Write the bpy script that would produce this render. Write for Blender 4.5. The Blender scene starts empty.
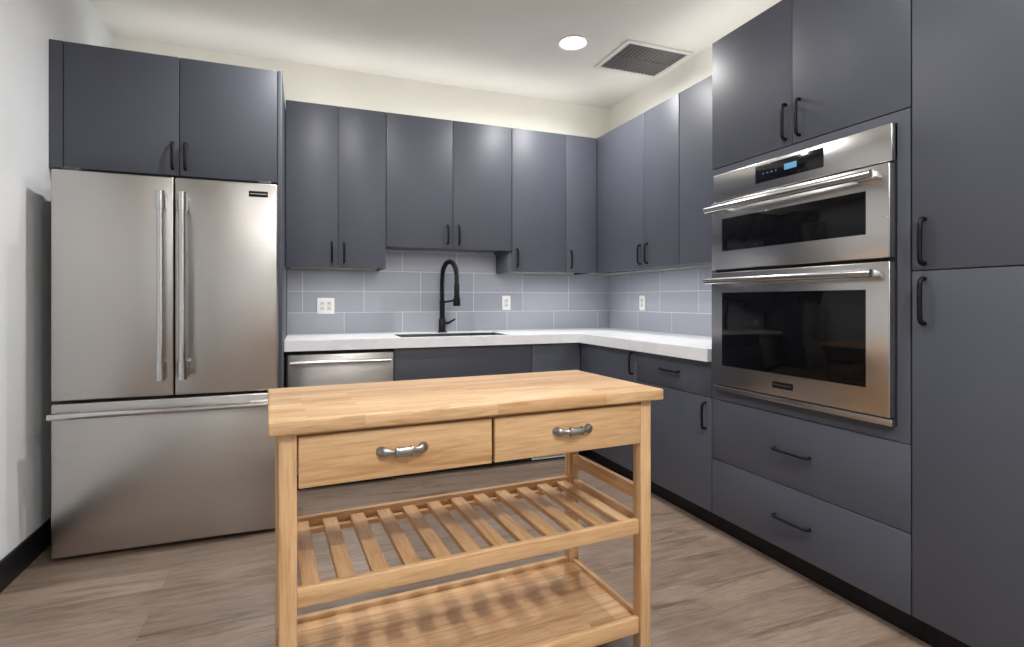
import bpy, bmesh, math, random, bisect
from mathutils import Vector, Matrix
random.seed(4)
scene = bpy.context.scene
scene.view_settings.view_transform = 'Standard'
scene.view_settings.exposure = 0.0

# ------------------------------------------------------------------ materials
def nmat(name):
    m = bpy.data.materials.new(name); m.use_nodes = True
    nt = m.node_tree
    b = nt.nodes['Principled BSDF']
    return m, nt, b
def N(nt, t, **kw):
    n = nt.nodes.new(t)
    for k, v in kw.items(): setattr(n, k, v)
    return n
def ramp(nt, fac, stops):
    r = N(nt, 'ShaderNodeValToRGB')
    e = r.color_ramp.elements
    e[0].position, e[0].color = stops[0][0], (*stops[0][1], 1)
    e[1].position, e[1].color = stops[-1][0], (*stops[-1][1], 1)
    for p, c in stops[1:-1]:
        x = e.new(p); x.color = (*c, 1)
    nt.links.new(fac, r.inputs[0])
    return r.outputs[0]
def coords(nt, scale=(1, 1, 1), world=False, rot=(0, 0, 0)):
    mp = N(nt, 'ShaderNodeMapping')
    mp.inputs['Scale'].default_value = scale
    mp.inputs['Rotation'].default_value = rot
    if world:
        g = N(nt, 'ShaderNodeNewGeometry'); nt.links.new(g.outputs['Position'], mp.inputs[0])
    else:
        g = N(nt, 'ShaderNodeTexCoord'); nt.links.new(g.outputs['Object'], mp.inputs[0])
    return mp.outputs[0]
def noise(nt, vec, scale, detail=4, rough=0.5, dist=0.0):
    n = N(nt, 'ShaderNodeTexNoise')
    n.inputs['Scale'].default_value = scale; n.inputs['Detail'].default_value = detail
    n.inputs['Roughness'].default_value = rough; n.inputs['Distortion'].default_value = dist
    nt.links.new(vec, n.inputs['Vector'])
    return n.outputs['Fac']
def bump(nt, b, h, strength, dist=0.002):
    bm = N(nt, 'ShaderNodeBump'); bm.inputs['Strength'].default_value = strength
    bm.inputs['Distance'].default_value = dist
    nt.links.new(h, bm.inputs['Height']); nt.links.new(bm.outputs[0], b.inputs['Normal'])
def mixc(nt, fac, a, c, blend='MIX'):
    m = N(nt, 'ShaderNodeMix', data_type='RGBA', blend_type=blend)
    for s, v in ((0, fac), (6, a), (7, c)):
        if isinstance(v, (float, int)): m.inputs[s].default_value = v
        elif isinstance(v, tuple): m.inputs[s].default_value = (*v, 1)
        else: nt.links.new(v, m.inputs[s])
    return m.outputs[2]

def painted(name, col, rough=0.5, bstr=0.05, var=0.04, nscale=300, spec=0.5):
    m, nt, b = nmat(name)
    v = coords(nt, world=True)
    f = noise(nt, v, 1.7, 3)
    c = ramp(nt, f, [(0.3, tuple(x * (1 - var) for x in col)), (0.7, tuple(min(1, x * (1 + var)) for x in col))])
    nt.links.new(c, b.inputs['Base Color'])
    b.inputs['Roughness'].default_value = rough
    b.inputs['Specular IOR Level'].default_value = spec
    bump(nt, b, noise(nt, v, nscale, 2), bstr, 0.001)
    return m
def steel(name, col=(0.62, 0.60, 0.58), rough=0.28, scale=(1.5, 1.5, 260), bs=0.0):
    m, nt, b = nmat(name)
    v = coords(nt, scale)
    f = noise(nt, v, 1.0, 3, 0.6)
    c = ramp(nt, f, [(0.3, tuple(x * 0.97 for x in col)), (0.7, tuple(x * 1.02 for x in col))])
    nt.links.new(c, b.inputs['Base Color'])
    b.inputs['Metallic'].default_value = 1.0
    r = N(nt, 'ShaderNodeMapRange'); r.inputs[3].default_value = rough * 0.95; r.inputs[4].default_value = rough * 1.06
    nt.links.new(f, r.inputs[0]); nt.links.new(r.outputs[0], b.inputs['Roughness'])
    if bs: bump(nt, b, f, bs, 0.0004)
    return m
def plain(name, col, rough=0.4, metal=0.0, emis=None, estr=0, spec=0.5):
    m, nt, b = nmat(name)
    v = coords(nt)
    c = ramp(nt, noise(nt, v, 40, 2), [(0.3, tuple(x * 0.96 for x in col)), (0.7, tuple(min(1, x * 1.04) for x in col))])
    nt.links.new(c, b.inputs['Base Color'])
    b.inputs['Roughness'].default_value = rough; b.inputs['Metallic'].default_value = metal
    b.inputs['Specular IOR Level'].default_value = spec
    if emis:
        b.inputs['Emission Color'].default_value = (*emis, 1); b.inputs['Emission Strength'].default_value = estr
    return m
WB = (0.64, 0.405, 0.21)
def wood(name, axis, base=WB):
    m, nt, b = nmat(name)
    s = [26, 26, 26]; s[axis] = 1.6
    v = coords(nt, tuple(s))
    oi = N(nt, 'ShaderNodeObjectInfo')
    add = N(nt, 'ShaderNodeVectorMath', operation='ADD')
    cm = N(nt, 'ShaderNodeCombineXYZ')
    mu = N(nt, 'ShaderNodeMath', operation='MULTIPLY'); mu.inputs[1].default_value = 37.0
    nt.links.new(oi.outputs['Random'], mu.inputs[0])
    for i in range(3): nt.links.new(mu.outputs[0], cm.inputs[i])
    nt.links.new(v, add.inputs[0]); nt.links.new(cm.outputs[0], add.inputs[1])
    f = noise(nt, add.outputs[0], 1.0, 5, 0.6, 1.2)
    f2 = noise(nt, add.outputs[0], 5.0, 3, 0.6, 0.2)
    dk = tuple(base[i] * k for i, k in enumerate((0.66, 0.53, 0.40)))
    lt = tuple(min(1, base[i] * k) for i, k in enumerate((1.08, 1.12, 1.18)))
    c = ramp(nt, f, [(0.30, dk), (0.47, base), (0.72, lt)])
    c = mixc(nt, 0.33, c, ramp(nt, f2, [(0.35, dk), (0.6, lt)]))
    nt.links.new(c, b.inputs['Base Color'])
    b.inputs['Roughness'].default_value = 0.42
    bump(nt, b, f2, 0.1, 0.0008)
    return m
def butcher(name, base=(0.70, 0.465, 0.26)):
    m, nt, b = nmat(name)
    v = coords(nt)
    br = N(nt, 'ShaderNodeTexBrick'); br.offset = 0.37; br.offset_frequency = 2
    br.inputs['Scale'].default_value = 1; br.inputs['Brick Width'].default_value = 0.36
    br.inputs['Row Height'].default_value = 0.042; br.inputs['Mortar Size'].default_value = 0.0006
    br.inputs['Color1'].default_value = (0, 0, 0, 1); br.inputs['Color2'].default_value = (1, 1, 1, 1)
    br.inputs['Mortar'].default_value = (0.2, 0.2, 0.2, 1)
    nt.links.new(v, br.inputs['Vector'])
    col = ramp(nt, br.outputs['Color'], [(0.0, tuple(base[i] * k for i, k in enumerate((0.84, 0.76, 0.67)))), (0.5, base),
                                         (1.0, tuple(base[i] * k for i, k in enumerate((1.06, 1.10, 1.16))))])
    off = N(nt, 'ShaderNodeVectorMath', operation='MULTIPLY_ADD')
    nt.links.new(br.outputs['Color'], off.inputs[0]); off.inputs[1].default_value = (9, 5, 3)
    v2 = coords(nt, (3.5, 50, 50)); nt.links.new(v2, off.inputs[2])
    f = noise(nt, off.outputs[0], 1.3, 5, 0.62, 0.9)
    g = ramp(nt, f, [(0.32, (0.64, 0.53, 0.42)), (0.58, (1, 1, 1))])
    nt.links.new(mixc(nt, 0.85, col, g, 'MULTIPLY'), b.inputs['Base Color'])
    b.inputs['Roughness'].default_value = 0.38
    bump(nt, b, f, 0.06, 0.0006)
    return m
def floor_mat():
    m, nt, b = nmat('vinyl_plank')
    v = coords(nt, world=True)
    br = N(nt, 'ShaderNodeTexBrick'); br.offset = 0.43; br.offset_frequency = 2
    br.inputs['Scale'].default_value = 1; br.inputs['Brick Width'].default_value = 1.22
    br.inputs['Row Height'].default_value = 0.18; br.inputs['Mortar Size'].default_value = 0.0010
    br.inputs['Color1'].default_value = (0, 0, 0, 1); br.inputs['Color2'].default_value = (1, 1, 1, 1)
    br.inputs['Mortar'].default_value = (0.1, 0.1, 0.1, 1)
    nt.links.new(v, br.inputs['Vector'])
    base = ramp(nt, br.outputs['Color'], [(0, (0.242, 0.180, 0.140)), (1, (0.325, 0.250, 0.200))])
    off = N(nt, 'ShaderNodeVectorMath', operation='MULTIPLY_ADD')
    nt.links.new(br.outputs['Color'], off.inputs[0]); off.inputs[1].default_value = (7, 5, 0)
    v2 = coords(nt, (1.6, 14, 1), world=True); nt.links.new(v2, off.inputs[2])
    f = noise(nt, off.outputs[0], 1.0, 6, 0.62, 1.5)
    g = ramp(nt, f, [(0.30, (0.52, 0.47, 0.43)), (0.5, (0.95, 0.94, 0.93)), (0.7, (1.12, 1.12, 1.12))])
    f2 = noise(nt, off.outputs[0], 7.0, 3, 0.6, 0.2)
    g2 = ramp(nt, f2, [(0.35, (0.72, 0.70, 0.68)), (0.6, (1, 1, 1))])
    c = mixc(nt, 1.0, base, g, 'MULTIPLY'); c = mixc(nt, 0.75, c, g2, 'MULTIPLY')
    c = mixc(nt, br.outputs['Fac'], c, (0.15, 0.115, 0.09))
    nt.links.new(c, b.inputs['Base Color'])
    b.inputs['Roughness'].default_value = 0.29
    bump(nt, b, f2, 0.08, 0.001)
    return m
def tile_mat(name, ax):
    m, nt, b = nmat(name)
    g = N(nt, 'ShaderNodeNewGeometry'); sp = N(nt, 'ShaderNodeSeparateXYZ'); cb = N(nt, 'ShaderNodeCombineXYZ')
    nt.links.new(g.outputs['Position'], sp.inputs[0])
    sb = N(nt, 'ShaderNodeMath', operation='SUBTRACT'); sb.inputs[1].default_value = 0.915 - 0.152 * 6
    nt.links.new(sp.outputs[ax], cb.inputs[0]); nt.links.new(sp.outputs[2], sb.inputs[0]); nt.links.new(sb.outputs[0], cb.inputs[1])
    br = N(nt, 'ShaderNodeTexBrick'); br.offset = 0.33; br.offset_frequency = 3
    br.inputs['Scale'].default_value = 1; br.inputs['Brick Width'].default_value = 0.42
    br.inputs['Row Height'].default_value = 0.152; br.inputs['Mortar Size'].default_value = 0.0022
    br.inputs['Mortar Smooth'].default_value = 0.1
    br.inputs['Color1'].default_value = (0.325, 0.343, 0.395, 1); br.inputs['Color2'].default_value = (0.375, 0.393, 0.445, 1)
    br.inputs['Mortar'].default_value = (0.62, 0.635, 0.69, 1)
    nt.links.new(cb.outputs[0], br.inputs['Vector'])
    nt.links.new(br.outputs['Color'], b.inputs['Base Color'])
    b.inputs['Roughness'].default_value = 0.25
    inv = N(nt, 'ShaderNodeMath', operation='SUBTRACT'); inv.inputs[0].default_value = 1
    nt.links.new(br.outputs['Fac'], inv.inputs[1]); bump(nt, b, inv.outputs[0], 0.4, 0.001)
    return m
def quartz():
    m, nt, b = nmat('white_quartz')
    v = coords(nt, world=True)
    f = noise(nt, v, 1.8, 6, 0.55, 1.0)
    c = ramp(nt, f, [(0.44, (0.86, 0.87, 0.89)), (0.50, (0.82, 0.83, 0.86)), (0.53, (0.87, 0.88, 0.90))])
    nt.links.new(c, b.inputs['Base Color']); b.inputs['Roughness'].default_value = 0.2
    return m

M = {}
M['cab'] = painted('cabinet_laminate', (0.079, 0.086, 0.109), 0.46, 0.03, 0.03, 500, 0.38)
M['toe'] = painted('toe_kick_black', (0.008, 0.008, 0.010), 0.5, spec=0.3)
M['wall'] = painted('wall_paint', (0.87, 0.85, 0.775), 0.75)
M['wall_l'] = painted('wall_paint_cool', (0.80, 0.83, 0.86), 0.7)
M['ceil'] = painted('ceiling_paint', (0.81, 0.795, 0.75), 0.85)
M['doorp'] = painted('door_paint', (0.05, 0.052, 0.06), 0.45)  # dark tone for the added door mirrored in the steel
M['floor'] = floor_mat()
M['tileb'] = tile_mat('tile_x', 0); M['tiler'] = tile_mat('tile_y', 1)
M['quartz'] = quartz()
M['steel'] = steel('brushed_steel', (0.52, 0.505, 0.49), 0.30, (0.8, 0.8, 130), 0)
M['steel_y'] = steel('brushed_steel_oven', (0.55, 0.54, 0.53), 0.26, (1, 1, 120), 0)
M['chrome'] = steel('satin_steel', (0.60, 0.60, 0.60), 0.17, (3, 3, 3), 0)
M['sink'] = steel('sink_steel', (0.30, 0.30, 0.31), 0.3, (3, 3, 3), 0)
M['blk'] = plain('matte_black', (0.005, 0.005, 0.006), 0.45, spec=0.25)
M['glass'] = plain('black_glass', (0.004, 0.004, 0.005), 0.05, spec=0.25)
M['disp'] = plain('display_glass', (0.004, 0.004, 0.006), 0.1)
M['digits'] = plain('display_digits', (0.1, 0.3, 0.5), 0.3, 0, (0.25, 0.6, 1.0), 0.12)
M['grey'] = plain('fridge_side', (0.07, 0.07, 0.075), 0.5)
M['white'] = plain('white_plastic', (0.85, 0.85, 0.84), 0.35)
M['whitemetal'] = plain('white_metal', (0.72, 0.70, 0.66), 0.4)
M['dark'] = plain('dark_void', (0.012, 0.012, 0.013), 0.8)
M['slat'] = plain('louver_metal', (0.13, 0.125, 0.12), 0.5)
M['lens'] = plain('light_lens', (0.9, 0.9, 0.9), 0.4, 0, (1.0, 0.98, 0.95), 14)
M['ledlens'] = plain('led_lens', (0.9, 0.9, 0.9), 0.4, 0, (1.0, 0.97, 0.93), 1)  # glow of the added bars on the cabinet tops
M['troffer'] = plain('luminaire_diffuser', (0.9, 0.9, 0.9), 0.4, 0, (0.92, 0.95, 1.0), 3.0)  # underside glow of the added fill lights
M['uplens'] = plain('luminaire_uplight', (0.9, 0.9, 0.9), 0.4, 0, (1.0, 0.97, 0.93), 5.0)  # top glow of the added fill lights
M['wx'] = wood('rubberwood_x', 0); M['wy'] = wood('rubberwood_y', 1); M['wz'] = wood('rubberwood_z', 2)
M['butcher'] = butcher('rubberwood_top'); M['shelf'] = butcher('rubberwood_shelf', (0.67, 0.43, 0.23))
M['pewter'] = plain('pewter', (0.36, 0.36, 0.36), 0.32, 1.0)

# ------------------------------------------------------------------ builders
def group(name, loc=(0, 0, 0), rz=0):
    e = bpy.data.objects.new(name, None); e.empty_display_size = 0.1
    e.location = loc; e.rotation_euler = (0, 0, rz)
    scene.collection.objects.link(e)
    return e
def add(name, me, loc, mat, parent, local):
    o = bpy.data.objects.new(name, me)
    if mat: me.materials.append(mat)
    scene.collection.objects.link(o)
    loc = Vector(loc)
    if parent:
        o.parent = parent
        if not local: loc = loc - parent.location
    o.location = loc
    return o
def box(name, x0, x1, y0, y1, z0, z1, mat, parent=None, bev=0.0, local=False, rot=None, segs=2):
    c = Vector(((x0 + x1) / 2, (y0 + y1) / 2, (z0 + z1) / 2))
    bm = bmesh.new(); bmesh.ops.create_cube(bm, size=1)
    bmesh.ops.scale(bm, vec=(abs(x1 - x0), abs(y1 - y0), abs(z1 - z0)), verts=bm.verts)
    if bev > 0:
        bmesh.ops.bevel(bm, geom=bm.edges[:], offset=bev, segments=segs, profile=0.5, affect='EDGES')
    me = bpy.data.meshes.new(name); bm.to_mesh(me); bm.free()
    if bev > 0:
        for p in me.polygons: p.use_smooth = True
        try: me.set_sharp_from_angle(angle=math.radians(50))
        except Exception: pass
    o = add(name, me, c, mat, parent, local)
    if rot: o.rotation_euler = rot
    return o
def multibox(name, boxes, mat, parent=None, local=False):
    bm = bmesh.new()
    for (x0, x1, y0, y1, z0, z1) in boxes:
        r = bmesh.ops.create_cube(bm, size=1)
        bmesh.ops.scale(bm, vec=(x1 - x0, y1 - y0, z1 - z0), verts=r['verts'])
        bmesh.ops.translate(bm, vec=((x0 + x1) / 2, (y0 + y1) / 2, (z0 + z1) / 2), verts=r['verts'])
    me = bpy.data.meshes.new(name)
    xs = [v.co for v in bm.verts]
    c = Vector([(min(v[i] for v in xs) + max(v[i] for v in xs)) / 2 for i in range(3)])
    bmesh.ops.translate(bm, vec=-c, verts=bm.verts)
    bm.to_mesh(me); bm.free()
    return add(name, me, c, mat, parent, local)
def tube(name, pts, r, mat, parent=None, seg=12, local=False, flat=None):
    pts = [Vector(p) for p in pts]; n = len(pts)
    rs = r if isinstance(r, (list, tuple)) else [r] * n
    c = sum(pts, Vector()) / n
    bm = bmesh.new(); rings = []
    t0 = (pts[1] - pts[0]).normalized()
    up = Vector((0, 0, 1)) if abs(t0.z) < 0.9 else Vector((1, 0, 0))
    nrm = t0.cross(up).normalized()
    for i, p in enumerate(pts):
        t = (pts[min(i + 1, n - 1)] - pts[max(i - 1, 0)]).normalized()
        nrm = (nrm - t * nrm.dot(t)).normalized(); bi = t.cross(nrm)
        rings.append([bm.verts.new(p - c + (nrm * math.cos(a) * (flat or 1) + bi * math.sin(a)) * rs[i])
                      for a in [2 * math.pi * k / seg for k in range(seg)]])
    for i in range(n - 1):
        for k in range(seg):
            bm.faces.new((rings[i][k], rings[i][(k + 1) % seg], rings[i + 1][(k + 1) % seg], rings[i + 1][k]))
    bm.faces.new(rings[0][::-1]); bm.faces.new(rings[-1])
    bmesh.ops.recalc_face_normals(bm, faces=bm.faces)
    me = bpy.data.meshes.new(name); bm.to_mesh(me); bm.free()
    for p in me.polygons: p.use_smooth = True
    try: me.set_sharp_from_angle(angle=math.radians(60))
    except Exception: pass
    return add(name, me, c, mat, parent, local)
def pull(name, c, along, out, L, mat, parent, r=0.0068, proj=0.024):
    c = Vector(c); a = Vector(along); o = Vector(out)
    prof = [(-.5 * L, 0), (-.5 * L, proj * .55), (-.5 * L + .004, proj * .8), (-.5 * L + .014, proj * .97), (-.5 * L + .03, proj),
            (0, proj * 1.06), (.5 * L - .03, proj), (.5 * L - .014, proj * .97), (.5 * L - .004, proj * .8), (.5 * L, proj * .55), (.5 * L, 0)]
    return tube(name, [c + a * s + o * d for s, d in prof], r, mat, parent, 10)
X, Y, Z = Vector((1, 0, 0)), Vector((0, 1, 0)), Vector((0, 0, 1))
def arealight(name, parent, loc, sx, sy, power, color, rot=(0, 0, 0), spread=170):
    l = bpy.data.lights.new(name, 'AREA'); l.shape = 'RECTANGLE'; l.size = sx; l.size_y = sy; l.energy = power; l.color = color
    l.spread = math.radians(spread)
    o = bpy.data.objects.new(name, l); scene.collection.objects.link(o); o.parent = parent
    o.location = Vector(loc) - parent.location; o.rotation_euler = rot
    return o

# ------------------------------------------------------------------ room
XL, XR, YB, YF, H = -1.12, 2.50, 4.10, -3.6, 2.83
box('floor', XL - .1, XR + .1, YF - .1, YB + .1, -0.1, 0, M['floor'])
box('ceiling', XL - .1, XR + .1, YF - .1, YB + .1, H, H + .1, M['ceil'])
box('wall_back', XL - .1, XR + .1, YB, YB + .1, 0, H, M['wall'])
box('wall_right', XR, XR + .1, YF, YB, 0, H, M['wall'])
box('wall_left', XL - .1, XL, YF, YB, 0, H, M['wall_l'])
box('wall_front', XL - .1, XR + .1, YF - .1, YF, 0, H, M['wall_l'])
DY0, DY1 = -.25, .62
box('baseboard_left', XL, XL + .013, DY1 + .08, YB, 0, 0.12, M['toe'], bev=.003)
# unseen dark door, added so the fridge steel reflects a dark streak
g = group('door_1', (XL, (DY0 + DY1) / 2, 0))
box('slab', XL + .001, XL + .028, DY0, DY1, .006, 2.08, M['doorp'], g, .002)
multibox('casing', [(XL + .001, XL + .036, DY0 - .075, DY0 - .003, 0, 2.16), (XL + .001, XL + .036, DY1 + .003, DY1 + .075, 0, 2.16),
                    (XL + .001, XL + .036, DY0 - .003, DY1 + .003, 2.085, 2.16)], M['doorp'], g)
tube('lever', [(XL + .028, DY0 + .07, 1.0), (XL + .075, DY0 + .07, 1.0), (XL + .08, DY0 + .09, 1.0), (XL + .08, DY0 + .19, 1.0)], .009, M['chrome'], g)

# ------------------------------------------------------------------ cabinets
G = 0.0018; T = 0.020
FB = 3.49; FR_ = 1.89
UB, UR = 3.73, 2.165
ZB, ZT = 1.37, 2.435
BKY = YB - .013; BKX = XR - .013
LEFT = -.101; LIP = .018

def door_b(n, x0, x1, z0, z1, face, p): return box(n, x0 + G, x1 - G, face, face + T, z0 + G, z1 - G, M['cab'], p, .0015)
def door_r(n, y0, y1, z0, z1, face, p): return box(n, face, face + T, y0 + G, y1 - G, z0 + G, z1 - G, M['cab'], p, .0015)
HL = 0.13
WARM = (1.0, .975, .95)
def fill_under(g, x0, x1, y0, y1, z, power):  # added lamp, hidden behind the door lip, brightens the backsplash
    box('led_bar', x0, x1, y0, y1, z + LIP - .008, z + LIP - .0005, M['white'], g, .001)
    arealight('led_lamp', g, ((x0 + x1) / 2, (y0 + y1) / 2, z + LIP - .0085), x1 - x0, y1 - y0, power, WARM)
def fill_over(g, x0, x1, y0, y1, z, power):  # added uplight on cabinet tops, brightens the wall band and ceiling
    box('cove_led_bar', x0, x1, y0, y1, z + .0005, z + .012, M['ledlens'], g, .001)
    arealight('cove_led_lamp', g, ((x0 + x1) / 2, (y0 + y1) / 2, z + .014), x1 - x0, y1 - y0, power, WARM, (math.pi, 0, 0))
CV = .85; UD = 1.45  # strengths of the added fill above and below the cabinets
def wallcab_b(x0, x1, splits, z0, handles, xcar=None, pw=1.0):
    g = group('wall_cabinet', ((x0 + x1) / 2, YB - .17, z0))
    xe = xcar or x1
    multibox('carcass', [(x0, xe, UB + T, BKY, z0 + LIP, ZT), (x0, x0 + .016, UB + T, BKY, z0 + .001, z0 + LIP),
                         (x1 - .016, x1, UB + T, BKY, z0 + .001, z0 + LIP)], M['cab'], g)
    xs = [x0] + splits + [x1]
    for i in range(len(xs) - 1): door_b('door_%d' % (i + 1), xs[i], xs[i + 1], z0, ZT, UB, g)
    for i, hx in enumerate(handles): pull('handle_%d' % (i + 1), (hx, UB, z0 + .10), Z, -Y, HL, M['blk'], g)
    fill_under(g, x0 + .05, x1 - .05, UB + .030, UB + .050, z0, pw * UD)
    fill_over(g, x0 + .02, x1 - .02, YB - .20, YB - .17, ZT, pw * CV)
    return g
wallcab_b(LEFT, .529, [.218], ZB, [.180, .256])
wallcab_b(.530, 1.446, [.997], 1.52, [.957, 1.038], pw=1.4)
wallcab_b(1.447, 2.165, [1.893], ZB, [1.487, 1.935], BKX)
def wallcab_r(y0, y1, splits, z0, handles, pw=1.0):
    g = group('wall_cabinet', (XR - .17, (y0 + y1) / 2, z0))
    box('carcass', UR + T, BKX, y0, y1, z0 + LIP, ZT, M['cab'], g)
    ys = [y0] + splits + [y1]
    for i in range(len(ys) - 1): door_r('door_%d' % (i + 1), ys[i], ys[i + 1], z0, ZT, UR, g)
    for i, hy in enumerate(handles): pull('handle_%d' % (i + 1), (UR, hy, z0 + .10), Z, -X, HL, M['blk'], g)
    fill_under(g, UR + .030, UR + .050, y0 + .05, y1 - .05, z0, pw * UD)
    fill_over(g, XR - .20, XR - .17, y0 + .02, y1 - .02, ZT, pw * CV)
wallcab_r(2.733, UB - .002, [3.10], ZB, [3.06, 3.14], 1.1)
wallcab_r(2.137, 2.731, [], ZB, [2.18])

# over-fridge cabinet with side panels
FC = 3.17; FZ0, FZ1 = 1.785, 2.39
g = group('refrigerator_cabinet', (-.6, 3.7, FZ0))
box('carcass', XL + .001, -.126, FC + T, YB - .001, FZ0, FZ1, M['cab'], g)
box('filler', XL + .001, -1.064, FC + .004, FC + T - .001, FZ0, FZ1, M['cab'], g)
box('side_panel', -.125, -.103, FC - .002, YB - .001, 0, FZ1, M['cab'], g, .001)
door_b('door_1', -1.062, -.583, FZ0, FZ1, FC, g); door_b('door_2', -.583, -.126, FZ0, FZ1, FC, g)
pull('handle_1', (-.612, FC, FZ0 + .10), Z, -Y, .13, M['blk'], g); pull('handle_2', (-.556, FC, FZ0 + .10), Z, -Y, .13, M['blk'], g)
fill_over(g, XL + .05, -.14, YB - .3, YB - .27, FZ1, 1.2)

# base cabinets back run
ZC = 0.848
def toe_b(x0, x1, p): box('toe_kick', x0, x1, FB + .065, FB + .08, 0, .10, M['toe'], p)
g = group('base_cabinet', (1.02, 3.8, 0)); S0, S1 = .545, 1.504
multibox('carcass', [(S0, S0 + .018, FB + T, BKY, .10, ZC), (S1 - .018, S1, FB + T, BKY, .10, ZC),
                     (S0 + .018, S1 - .018, FB + T, BKY, .10, .118), (S0 + .018, S1 - .018, BKY - .02, BKY, .118, ZC),
                     (S0 + .018, S1 - .018, FB + T, FB + T + .01, .118, ZC)], M['cab'], g)
box('false_front', S0 + G, S1 - G, FB, FB + T, .62, ZC - .004, M['cab'], g, .0015)
door_b('door_1', S0, (S0 + S1) / 2, .10, .62, FB, g); door_b('door_2', (S0 + S1) / 2, S1, .10, .62, FB, g)
pull('handle_1', (.98, FB, .53), Z, -Y, HL, M['blk'], g); pull('handle_2', (1.07, FB, .53), Z, -Y, HL, M['blk'], g)
toe_b(.55, FR_ + .08, g)
g = group('base_cabinet', (2.1, 3.6, 0))
box('carcass_1', S1 + .001, BKX, FB + T, BKY, .10, ZC, M['cab'], g)
box('carcass_2', FR_ + T, BKX, 2.781, FB + T - .001, .10, ZC, M['cab'], g)
door_b('door_1', S1, FR_ - .002, .10, ZC, FB, g)
door_r('door_2', 2.78, FB - .002, .10, ZC, FR_, g)
pull('handle_1', (FR_, 2.825, .77), Z, -X, HL, M['blk'], g)
box('toe_kick', FR_ + .065, FR_ + .08, 2.781, FB + .065, 0, .10, M['toe'], g)
g = group('base_cabinet', (2.2, 2.45, 0))
box('carcass', FR_ + T, BKX, 2.138, 2.779, .10, ZC, M['cab'], g)
door_r('drawer_front', 2.137, 2.78, .67, ZC, FR_, g)
door_r('door', 2.137, 2.78, .10, .67, FR_, g)
pull('handle_1', (FR_, 2.46, .77), Y, -X, .15, M['blk'], g)
pull('handle_2', (FR_, 2.18, .575), Z, -X, .13, M['blk'], g)
box('toe_kick', FR_ + .065, FR_ + .08, 2.138, 2.779, 0, .10, M['toe'], g)

# oven tall cabinet
g = group('oven_cabinet', (2.2, 1.666, 0)); O0, O1 = 1.197, 2.135
OV0, OV1, OZ0, OZ1 = 1.243, 2.098, .722, 1.757
multibox('carcass', [(FR_ + T, XR - .001, O0, O0 + .018, .10, ZT - .01), (FR_ + T, XR - .001, O1 - .018, O1, .10, ZT - .01),
                     (FR_ + T, XR - .001, O0 + .018, O1 - .018, .10, .70), (FR_ + T, XR - .001, O0 + .018, O1 - .018, 1.78, ZT - .01),
                     (XR - .02, XR - .001, O0 + .018, O1 - .018, .70, 1.78)], M['cab'], g)
multibox('face_panel', [(FR_, FR_ + T, O0 + G, O1 - G, .672, OZ0 - .002), (FR_, FR_ + T, O0 + G, O1 - G, OZ1 + .002, 1.795),
                        (FR_, FR_ + T, O0 + G, OV0 - .002, OZ0 - .002, OZ1 + .002), (FR_, FR_ + T, OV1 + .002, O1 - G, OZ0 - .002, OZ1 + .002)], M['cab'], g)
door_r('drawer_front_1', O0, O1, .373, .67, FR_, g); door_r('drawer_front_2', O0, O1, .10, .373, FR_, g)
door_r('door_1', O0, 1.666, 1.797, ZT - .01, FR_, g); door_r('door_2', 1.666, O1, 1.797, ZT - .01, FR_, g)
pull('handle_1', (FR_, 1.666, .522), Y, -X, .17, M['blk'], g); pull('handle_2', (FR_, 1.666, .236), Y, -X, .17, M['blk'], g)
pull('handle_3', (FR_, 1.628, 1.900), Z, -X, .145, M['blk'], g); pull('handle_4', (FR_, 1.696, 1.900), Z, -X, .145, M['blk'], g)
box('toe_kick', FR_ + .065, FR_ + .08, O0, O1, 0, .10, M['toe'], g)
fill_over(g, XR - .3, XR - .27, O0 + .05, O1 - .05, ZT - .01, 1.0)

# pantry
g = group('pantry_cabinet', (2.2, .85, 0)); P0, P1 = .50, 1.195
box('carcass', FR_ + T, XR - .001, P0, P1, .10, ZT - .01, M['cab'], g)
door_r('door_1', P0, P1, .10, 1.25, FR_, g); door_r('door_2', P0, P1, 1.25, ZT - .01, FR_, g)
pull('handle_1', (FR_, 1.155, 1.15), Z, -X, .145, M['blk'], g, .0075); pull('handle_2', (FR_, 1.155, 1.345), Z, -X, .145, M['blk'], g, .0075)
box('toe_kick', FR_ + .065, FR_ + .08, P0, P1, 0, .10, M['toe'], g)

# ------------------------------------------------------------------ countertop, sink, backsplash
CZ0, CZ1 = .850, .913
SX0, SX1, SY0, SY1 = .60, 1.36, 3.545, 3.93
CF = 3.46; CL = LEFT; CRX = 1.86
multibox('countertop', [(CL, SX0, CF, BKY, CZ0, CZ1), (SX1, BKX, CF, BKY, CZ0, CZ1),
                        (SX0, SX1, CF, SY0, CZ0, CZ1), (SX0, SX1, SY1, BKY, CZ0, CZ1),
                        (CRX, BKX, 2.138, CF, CZ0, CZ1)], M['quartz'])
g = group('kitchen_sink', (.98, 3.75, CZ0))
w = .004; zb = .66; zs = CZ0 - .001
multibox('basin', [(SX0 - .0, SX0 + w, SY0, SY1, zb, zs), (SX1 - w, SX1, SY0, SY1, zb, zs),
                   (SX0 + w, SX1 - w, SY0, SY0 + w, zb, zs), (SX0 + w, SX1 - w, SY1 - w, SY1, zb, zs),
                   (SX0 + w, SX1 - w, SY0 + w, SY1 - w, zb, zb + w)], M['sink'], g)
lz0, lz1 = zs, CZ1 - .004
multibox('rim_liner', [(SX0 + .0005, SX0 + .004, SY0 + .0005, SY1 - .0005, lz0, lz1), (SX1 - .004, SX1 - .0005, SY0 + .0005, SY1 - .0005, lz0, lz1),
                       (SX0 + .004, SX1 - .004, SY0 + .0005, SY0 + .004, lz0, lz1), (SX0 + .004, SX1 - .004, SY1 - .004, SY1 - .0005, lz0, lz1)], M['sink'], g)
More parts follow.
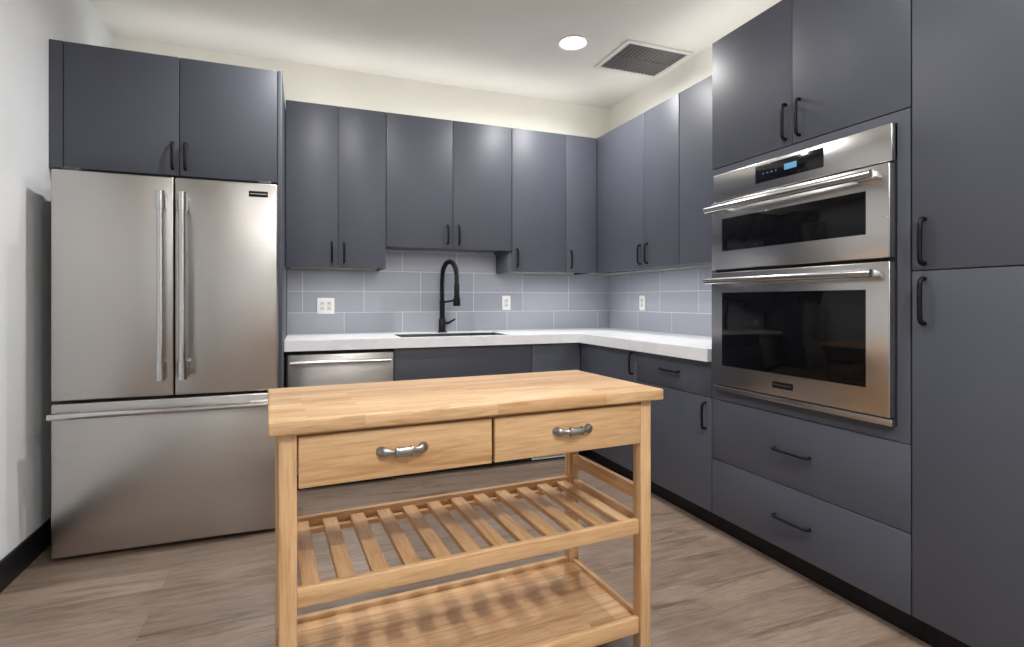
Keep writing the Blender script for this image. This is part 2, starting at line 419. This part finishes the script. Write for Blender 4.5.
tube('drain', [(.98, 3.75, zb + w), (.98, 3.75, zb + w + .004)], .045, M['blk'], g, 20)
multibox('tile_backsplash', [(CL, BKX - .001, YB - .012, YB - .001, CZ0 + .001, ZB - .001), (.531, 1.445, YB - .012, YB - .001, ZB - .001, 1.536)], M['tileb'])
multibox('tile_backsplash', [(XR - .012, XR - .001, 2.138, YB - .013, CZ0 + .001, ZB - .001)], M['tiler'])

# faucet
fx, fy, fz = .985, 4.0, CZ1
g = group('kitchen_faucet', (fx, fy, fz))
tube('base', [(fx, fy, fz), (fx, fy, fz + .008), (fx, fy, fz + .009), (fx, fy, fz + .10), (fx, fy, fz + .105)], [.034, .034, .026, .026, .020], M['blk'], g, 24)
path = [Vector((fx, fy, fz + .10 + i * .03)) for i in range(11)]
dx, dy = .07, -.16
zt = fz + .415
for i in range(1, 17):
    a = math.pi * i / 16
    k = (1 - math.cos(a)) / 2
    path.append(Vector((fx + dx * k, fy + dy * k, zt + .115 * math.sin(a))))
for i in range(1, 4): path.append(Vector((fx + dx, fy + dy, zt - i * .02)))
tube('hose', path, .010, M['blk'], g, 10)
cum = [0]
for i in range(1, len(path)): cum.append(cum[-1] + (path[i] - path[i - 1]).length)
L = cum[-1]; turns = 62; hp = []
side = Vector((dx, dy, 0)).normalized().cross(Z).normalized()
s0 = .10
for j in range(turns * 9 + 1):
    s = s0 + (L - s0) * j / (turns * 9)
    i = min(max(bisect.bisect_left(cum, s), 1), len(path) - 1)
    f = (s - cum[i - 1]) / (cum[i] - cum[i - 1])
    p = path[i - 1].lerp(path[i], f)
    t0 = (path[i] - path[i - 1]).normalized()
    i2 = min(i + 1, len(path) - 1); t1 = (path[i2] - path[i2 - 1]).normalized()
    t = t0.lerp(t1, f).normalized()
    n2 = t.cross(side).normalized(); a = 2 * math.pi * j / 9
    hp.append(p + (side * math.cos(a) + n2 * math.sin(a)) * .016)
tube('spring_coil', hp, .0033, M['blk'], g, 6)
ex, ey = fx + dx, fy + dy
tube('spray_head', [(ex, ey, zt - .05), (ex, ey, zt - .06), (ex, ey, zt - .13), (ex, ey, zt - .17), (ex, ey, zt - .20), (ex, ey, zt - .215)], [.016, .020, .020, .023, .028, .026], M['blk'], g, 20)
tube('support_post', [(fx, fy, fz + .09), (fx, fy, fz + .24)], .020, M['blk'], g, 16)
tube('holder_arm', [(fx, fy, fz + .225), (fx + dx * .5, fy + dy * .5, fz + .235), (ex, ey, fz + .245)], .008, M['blk'], g, 12)
tube('holder_ring', [(ex, ey, fz + .235), (ex, ey, fz + .255)], .027, M['blk'], g, 20)
tube('lever', [(fx + .02, fy, fz + .07), (fx + .05, fy, fz + .072), (fx + .10, fy - .01, fz + .10)], [.013, .010, .006], M['blk'], g, 12)

# outlets
def outlet(c, along, out, w_, n):
    c = Vector(c); g = group('electrical_outlet', c); a = Vector(along); o = Vector(out)
    def bx(nm, s0, s1, d0, d1, z0, z1, m, bev=0):
        p0 = c + a * s0 + o * d0 + Z * z0; p1 = c + a * s1 + o * d1 + Z * z1
        box(nm, min(p0.x, p1.x), max(p0.x, p1.x), min(p0.y, p1.y), max(p0.y, p1.y), p0.z, p1.z, m, g, bev)
    bx('plate', -w_ / 2, w_ / 2, 0, .006, -.058, .058, M['white'], .002)
    for i in range(n):
        s = (i - (n - 1) / 2) * .046
        bx('insert_%d' % (i + 1), s - .016, s + .016, .006, .008, -.034, .034, M['whitemetal'], .0008)
        for z in (-.018, .018):
            for q in (-.006, .006):
                bx('slot', s + q - .0015, s + q + .0015, .008, .0084, z - .006, z + .006, M['blk'])
outlet((.155, YB - .0125, 1.115), X, -Y, .118, 2)
outlet((1.535, YB - .0125, 1.135), X, -Y, .072, 1)
outlet((XR - .0125, 3.58, 1.135), Y, -X, .072, 1)

# ------------------------------------------------------------------ dishwasher
g = group('dishwasher', (.23, 3.6, 0)); D0, D1 = -.098, .543
box('tub', D0 + .004, D1 - .004, FB + .03, YB - .02, .10, .842, M['grey'], g)
box('door_panel', D0 + .015, D1 - .003, FB - .018, FB + .028, .11, .828, M['steel'], g, .004)
box('control_strip', D0 + .015, D1 - .003, FB - .012, FB + .028, .831, .845, M['blk'], g, .001)
tube('handle_bar', [(D0 + .03, FB - .065, .782), (D1 - .03, FB - .065, .782)], .012, M['chrome'], g, 16)
for i, x in enumerate((D0 + .05, D1 - .05)):
    box('handle_bracket_%d' % (i + 1), x - .012, x + .012, FB - .062, FB - .017, .772, .792, M['chrome'], g, .003)
box('kick_plate', D0 + .003, D1 - .003, FB + .045, FB + .062, .0, .10, M['toe'], g)

g = group('toe_kick_vent', (1.66, FB + .06, .05))
multibox('grille', [(1.53, 1.80, FB + .058, FB + .0645, .012, .020), (1.53, 1.80, FB + .058, FB + .0645, .075, .083)] +
         [(1.53 + i * .018, 1.536 + i * .018, FB + .058, FB + .0645, .020, .075) for i in range(16)], M['white'], g)

# ------------------------------------------------------------------ refrigerator
g = group('refrigerator', (-.58, 3.3, 0)); RX0, RX1, RY = -1.027, -.116, 2.93; RM = -.560
box('body', RX0 + .006, RX1 - .013, RY + .075, 3.80, .05, 1.715, M['grey'], g, .004)
box('door_1', RX0, RM - .0025, RY, RY + .068, .708, 1.73, M['steel'], g, .007, segs=3)
box('door_2', RM + .0025, RX1, RY, RY + .068, .708, 1.73, M['steel'], g, .007, segs=3)
box('freezer_drawer', RX0, RX1, RY, RY + .068, .018, .696, M['steel'], g, .007, segs=3)
box('base_grille', RX0 + .02, RX1 - .02, RY + .075, RY + .12, .0, .05, M['dark'], g)
for i, x in enumerate((RX0 + .03, RX1 - .09)): box('hinge_cover_%d' % (i + 1), x, x + .06, RY + .03, RY + .16, 1.731, 1.748, M['grey'], g, .004)
for i, x in enumerate((RM - .043, RM + .043)):
    tube('door_handle_%d' % (i + 1), [(x, RY - .058, .79), (x, RY - .058, 1.65)], .0155, M['chrome'], g, 18)
    for j, (z, e) in enumerate(((.83, -1), (1.61, 1))):
        box('handle_mount_%d_%d' % (i + 1, j + 1), x - .016, x + .016, RY - .056, RY + .002, z - .04, z + .04, M['chrome'], g, .006)
        tube('handle_cap_%d_%d' % (i + 1, j + 1), [(x, RY - .058, z - .042), (x, RY - .058, z + .042)], .0195, M['chrome'], g, 20)
tube('drawer_handle', [(RX0 + .01, RY - .058, .650), (RX1 - .03, RY - .058, .650)], .0145, M['chrome'], g, 18)
for j, x in enumerate((RX0 + .06, RX1 - .08)):
    box('drawer_mount_%d' % (j + 1), x - .045, x + .045, RY - .056, RY + .002, .637, .663, M['chrome'], g, .006)
box('badge', -.245, -.160, RY - .003, RY + .001, 1.662, 1.690, M['blk'], g, .001)
box('badge_rim', -.241, -.164, RY - .004, RY + .0, 1.674, 1.678, M['chrome'], g)

# ------------------------------------------------------------------ wall oven
g = group('combination_wall_oven', (1.9, 1.67, OZ0)); OX = 1.865
box('housing', FR_ + .012, 2.44, OV0 + .02, OV1 - .02, OZ0 + .02, OZ1 - .02, M['dark'], g)
box('trim_back', OX + .018, FR_ + .012, OV0, OV1, OZ0, OZ1, M['dark'], g)
box('control_panel', OX, OX + .03, OV0, OV1, 1.628, OZ1, M['steel_y'], g, .004)
box('display', OX - .002, OX + .004, 1.50, 1.835, 1.665, 1.742, M['disp'], g, .002)
box('display_digits', OX - .003, OX, 1.62, 1.68, 1.694, 1.718, M['digits'], g)
for i in range(4): box('icon_%d' % i, OX - .0028, OX, 1.72 + i * .022, 1.726 + i * .022, 1.70, 1.704, M['digits'], g)
box('upper_door', OX - .012, OX + .02, OV0, OV1, 1.298, 1.622, M['steel_y'], g, .004)
box('upper_window', OX - .0135, OX - .005, 1.325, 2.025, 1.385, 1.538, M['glass'], g, .001)
box('lower_door', OX - .012, OX + .02, OV0, OV1, .752, 1.286, M['steel_y'], g, .004)
box('lower_window', OX - .0135, OX - .005, 1.325, 2.025, .845, 1.19, M['glass'], g, .001)
box('lower_trim', OX + .0, OX + .02, OV0, OV1, OZ0, .746, M['steel_y'], g, .003)
box('badge', OX - .014, OX - .010, 1.63, 1.73, .785, .812, M['blk'], g, .001)
box('badge_plate', OX - .0145, OX - .010, 1.635, 1.725, .795, .803, M['chrome'], g)
for k, z in enumerate((1.585, 1.245)):
    tube('handle_%d' % (k + 1), [(OX - .056, OV0 + .03, z), (OX - .056, OV1 - .01, z)], .0145, M['chrome'], g, 18)
    for j, y in enumerate((OV0 + .075, OV1 - .055)):
        box('handle_mount_%d_%d' % (k + 1, j + 1), OX - .052, OX - .010, y - .04, y + .04, z - .012, z + .012, M['chrome'], g, .005)

# ------------------------------------------------------------------ kitchen cart
ang = math.radians(3.3)
g = group('kitchen_cart', (-.034, 1.425, 0), ang)
S, Dp = 1.066, .445; lw = .0205; TZ0, TZ1 = .832, .867
def cb(n, x0, x1, y0, y1, z0, z1, m, bev=.002, rot=None): return box(n, x0, x1, y0, y1, z0, z1, m, g, bev, local=True, rot=rot)
cb('top', -.043, S + .052, -.045, Dp + .045, TZ0, TZ1, M['butcher'], .004)
for i, (x, y) in enumerate(((0, 0), (S, 0), (0, Dp), (S, Dp))):
    cb('leg_%d' % (i + 1), x - lw, x + lw, y - lw, y + lw, 0, TZ0, M['wz'], .003)
AZ = .695
for i, x in enumerate((0, S)): cb('side_apron_%d' % (i + 1), x - .010, x + .010, lw, Dp - lw, AZ, TZ0, M['wy'])
cb('back_apron', lw, S - lw, Dp - .010, Dp + .010, AZ, TZ0, M['wx'])
cb('drawer_rail_center', S / 2 - .006, S / 2 + .006, 0, Dp - .01, AZ + .01, TZ0, M['wy'])
cb('front_rail', lw, S - lw, -.012, .008, TZ0 - .010, TZ0 - .001, M['wx'], .001)
for i, (a, b_) in enumerate(((lw + .003, S / 2 - .004), (S / 2 + .004, S - lw - .003))):
    cb('drawer_front_%d' % (i + 1), a, b_, -.024, -.006, AZ, TZ0 - .012, M['wx'], .003)
    cb('drawer_bottom_%d' % (i + 1), a + .01, b_ - .01, -.005, Dp - .02, AZ + .015, AZ + .022, M['wx'], 0)
    for j, xx in enumerate((a + .008, b_ - .016)):
        cb('drawer_side_%d_%d' % (i + 1, j + 1), xx, xx + .010, -.005, Dp - .02, AZ + .01, TZ0 - .03, M['wy'], 0)
    cx = (a + b_) / 2; cz = (AZ + TZ0 - .012) / 2 + .006; yf = -.024
    n = 33; pts = []; rs = []
    for k in range(n):
        s = -1 + 2 * k / (n - 1)
        pts.append((cx + s * .062, yf - .006 - .018 * (1 - abs(s) ** 2.5), cz))
        rs.append(.0065 + .0055 * (1 if abs(s) < .30 else math.exp(-((abs(s) - .30) / .05) ** 2)) + .0065 * math.exp(-((abs(s) - .82) / .16) ** 2))
    tube('pull_bow_%d' % (i + 1), pts, rs, M['pewter'], g, 14, local=True, flat=.6)
    for j, s in enumerate((-1, 1)):
        tube('pull_band_%d_%d' % (i + 1, j + 1), [(cx + s * .02 - .0015, yf - .0225, cz), (cx + s * .02 + .0015, yf - .0225, cz)], .0145, M['pewter'], g, 14, local=True, flat=.6)
        tube('pull_foot_%d_%d' % (i + 1, j + 1), [(cx + s * .055, yf + .001, cz), (cx + s * .055, yf - .006, cz), (cx + s * .055, yf - .010, cz)], [.014, .013, .009], M['pewter'], g, 16, local=True)
# slatted shelf
SZ = .435
cb('shelf_rail_front', lw, S - lw, -.012, .008, SZ - .035, SZ + .012, M['wx'], .003)
cb('shelf_rail_back', lw, S - lw, Dp - .010, Dp + .010, SZ - .030, SZ + .018, M['wx'], .003)
for i, x in enumerate((0, S)):
    cb('shelf_rail_side_%d' % (i + 1), x - .010, x + .010, lw, Dp - lw, SZ - .030, SZ + .014, M['wy'], .003)
    cb('guard_rail_%d' % (i + 1), x - .010, x + .010, lw, Dp - lw, SZ + .065, SZ + .110, M['wy'], .003)
for i, y in enumerate((.02, Dp - .028)):
    cb('slat_cleat_%d' % (i + 1), lw, S - lw, y - .01, y + .012, SZ - .028, SZ - .012, M['wx'], .001)
ns = 12
for i in range(ns):
    x = .055 + (S - .11) * i / (ns - 1)
    cb('slat_%d' % (i + 1), x - .022, x + .022, .008, Dp - .010, SZ - .012, SZ + .006, M['wy'], .002)
BZ = .115
cb('bottom_panel', .008, S - .008, .008, Dp - .008, BZ - .010, BZ, M['shelf'], 0)
cb('bottom_rail_front', lw, S - lw, -.012, .008, BZ - .035, BZ + .016, M['wx'], .003)
cb('bottom_rail_back', lw, S - lw, Dp - .010, Dp + .010, BZ - .035, BZ + .016, M['wx'], .003)
for i, x in enumerate((0, S)): cb('bottom_rail_side_%d' % (i + 1), x - .010, x + .010, lw, Dp - lw, BZ - .035, BZ + .016, M['wy'], .003)

# ------------------------------------------------------------------ ceiling vent and lights
g = group('ceiling_vent', (2.21, 3.17, H)); VX0, VX1, VY0, VY1 = 1.945, 2.465, 2.955, 3.390
multibox('frame', [(VX0, VX1, VY0, VY0 + .03, H - .012, H), (VX0, VX1, VY1 - .03, VY1, H - .012, H),
                   (VX0, VX0 + .03, VY0 + .03, VY1 - .03, H - .012, H), (VX1 - .03, VX1, VY0 + .03, VY1 - .03, H - .012, H)], M['whitemetal'], g)
box('backing', VX0 + .03, VX1 - .03, VY0 + .03, VY1 - .03, H - .003, H, M['dark'], g)
nl = 15
for i in range(nl):
    x = VX0 + .045 + (VX1 - VX0 - .09) * i / (nl - 1)
    box('louver_%d' % (i + 1), x - .009, x + .009, VY0 + .03, VY1 - .03, H - .0085, H - .0070, M['slat'], g, 0, rot=(0, math.radians(20), 0))
box('divider', VX0 + .03, VX1 - .03, (VY0 + VY1) / 2 - .004, (VY0 + VY1) / 2 + .004, H - .012, H - .003, M['slat'], g)

def can(x, y, power, size=.12):
    g = group('recessed_ceiling_light', (x, y, H))
    n = 32
    bm = bmesh.new(); rings = []
    for r, z in ((.108, 0), (.106, -.007), (.088, -.007), (.082, -.002)):
        rings.append([bm.verts.new((r * math.cos(2 * math.pi * k / n), r * math.sin(2 * math.pi * k / n), z)) for k in range(n)])
    for a in range(3):
        for k in range(n): bm.faces.new((rings[a][k], rings[a][(k + 1) % n], rings[a + 1][(k + 1) % n], rings[a + 1][k]))
    bmesh.ops.recalc_face_normals(bm, faces=bm.faces)
    me = bpy.data.meshes.new('trim_ring'); bm.to_mesh(me); bm.free()
    add('trim_ring', me, (x, y, H), M['white'], g, False)
    tube('lens', [(x, y, H - .0005), (x, y, H - .003)], .083, M['lens'], g, 32)
    l = bpy.data.lights.new('lamp', 'AREA'); l.shape = 'DISK'; l.size = size; l.energy = power; l.color = (1.0, .985, .97)
    l.spread = math.radians(165)
    o = bpy.data.objects.new('lamp', l); scene.collection.objects.link(o); o.parent = g; o.location = (0, 0, -.012)
can(1.64, 3.13, 22)
can(.20, 2.70, 22)
can(1.0, 1.15, 12)
can(-.2, .3, 3)
can(1.0, -.55, 48, .08)
can(-.2, -1.2, 4)
# added up/down fill lights behind the viewpoint, to brighten ceiling and room
for k, yy in enumerate((-1.2, -2.7)):
    g = group('suspended_linear_light', (.65, yy, 2.45))
    box('housing', -.05, 1.35, yy - .10, yy + .10, 2.42, 2.47, M['white'], g, .004)
    box('lower_diffuser', -.02, 1.32, yy - .085, yy + .085, 2.414, 2.4195, M['troffer'], g)
    box('upper_diffuser', -.02, 1.32, yy - .085, yy + .085, 2.4705, 2.476, M['uplens'], g)
    for j, x in enumerate((.1, 1.2)): tube('cable_%d' % (j + 1), [(x, yy, 2.47), (x, yy, H)], .002, M['slat'], g, 6)
    arealight('up_lamp', g, (.65, yy, 2.48), 1.3, .16, 21, (1, .985, .96), (math.pi, 0, 0))
    arealight('down_lamp', g, (.65, yy, 2.41), 1.3, .16, 5, (.93, .96, 1), (0, 0, 0))

w = bpy.data.worlds.new('World'); scene.world = w; w.use_nodes = True
w.node_tree.nodes['Background'].inputs[0].default_value = (.6, .65, .75, 1); w.node_tree.nodes['Background'].inputs[1].default_value = .3

# ------------------------------------------------------------------ camera
cam = bpy.data.cameras.new('camera'); co = bpy.data.objects.new('camera', cam); scene.collection.objects.link(co)
cam.sensor_width = 36; cam.lens = 540 / 1024 * 36; cam.shift_y = -22.5 / 1024
cam.clip_start = .05
co.location = (0, 0, 1.15); co.rotation_euler = (math.radians(90), 0, math.radians(-21.2))
scene.camera = co
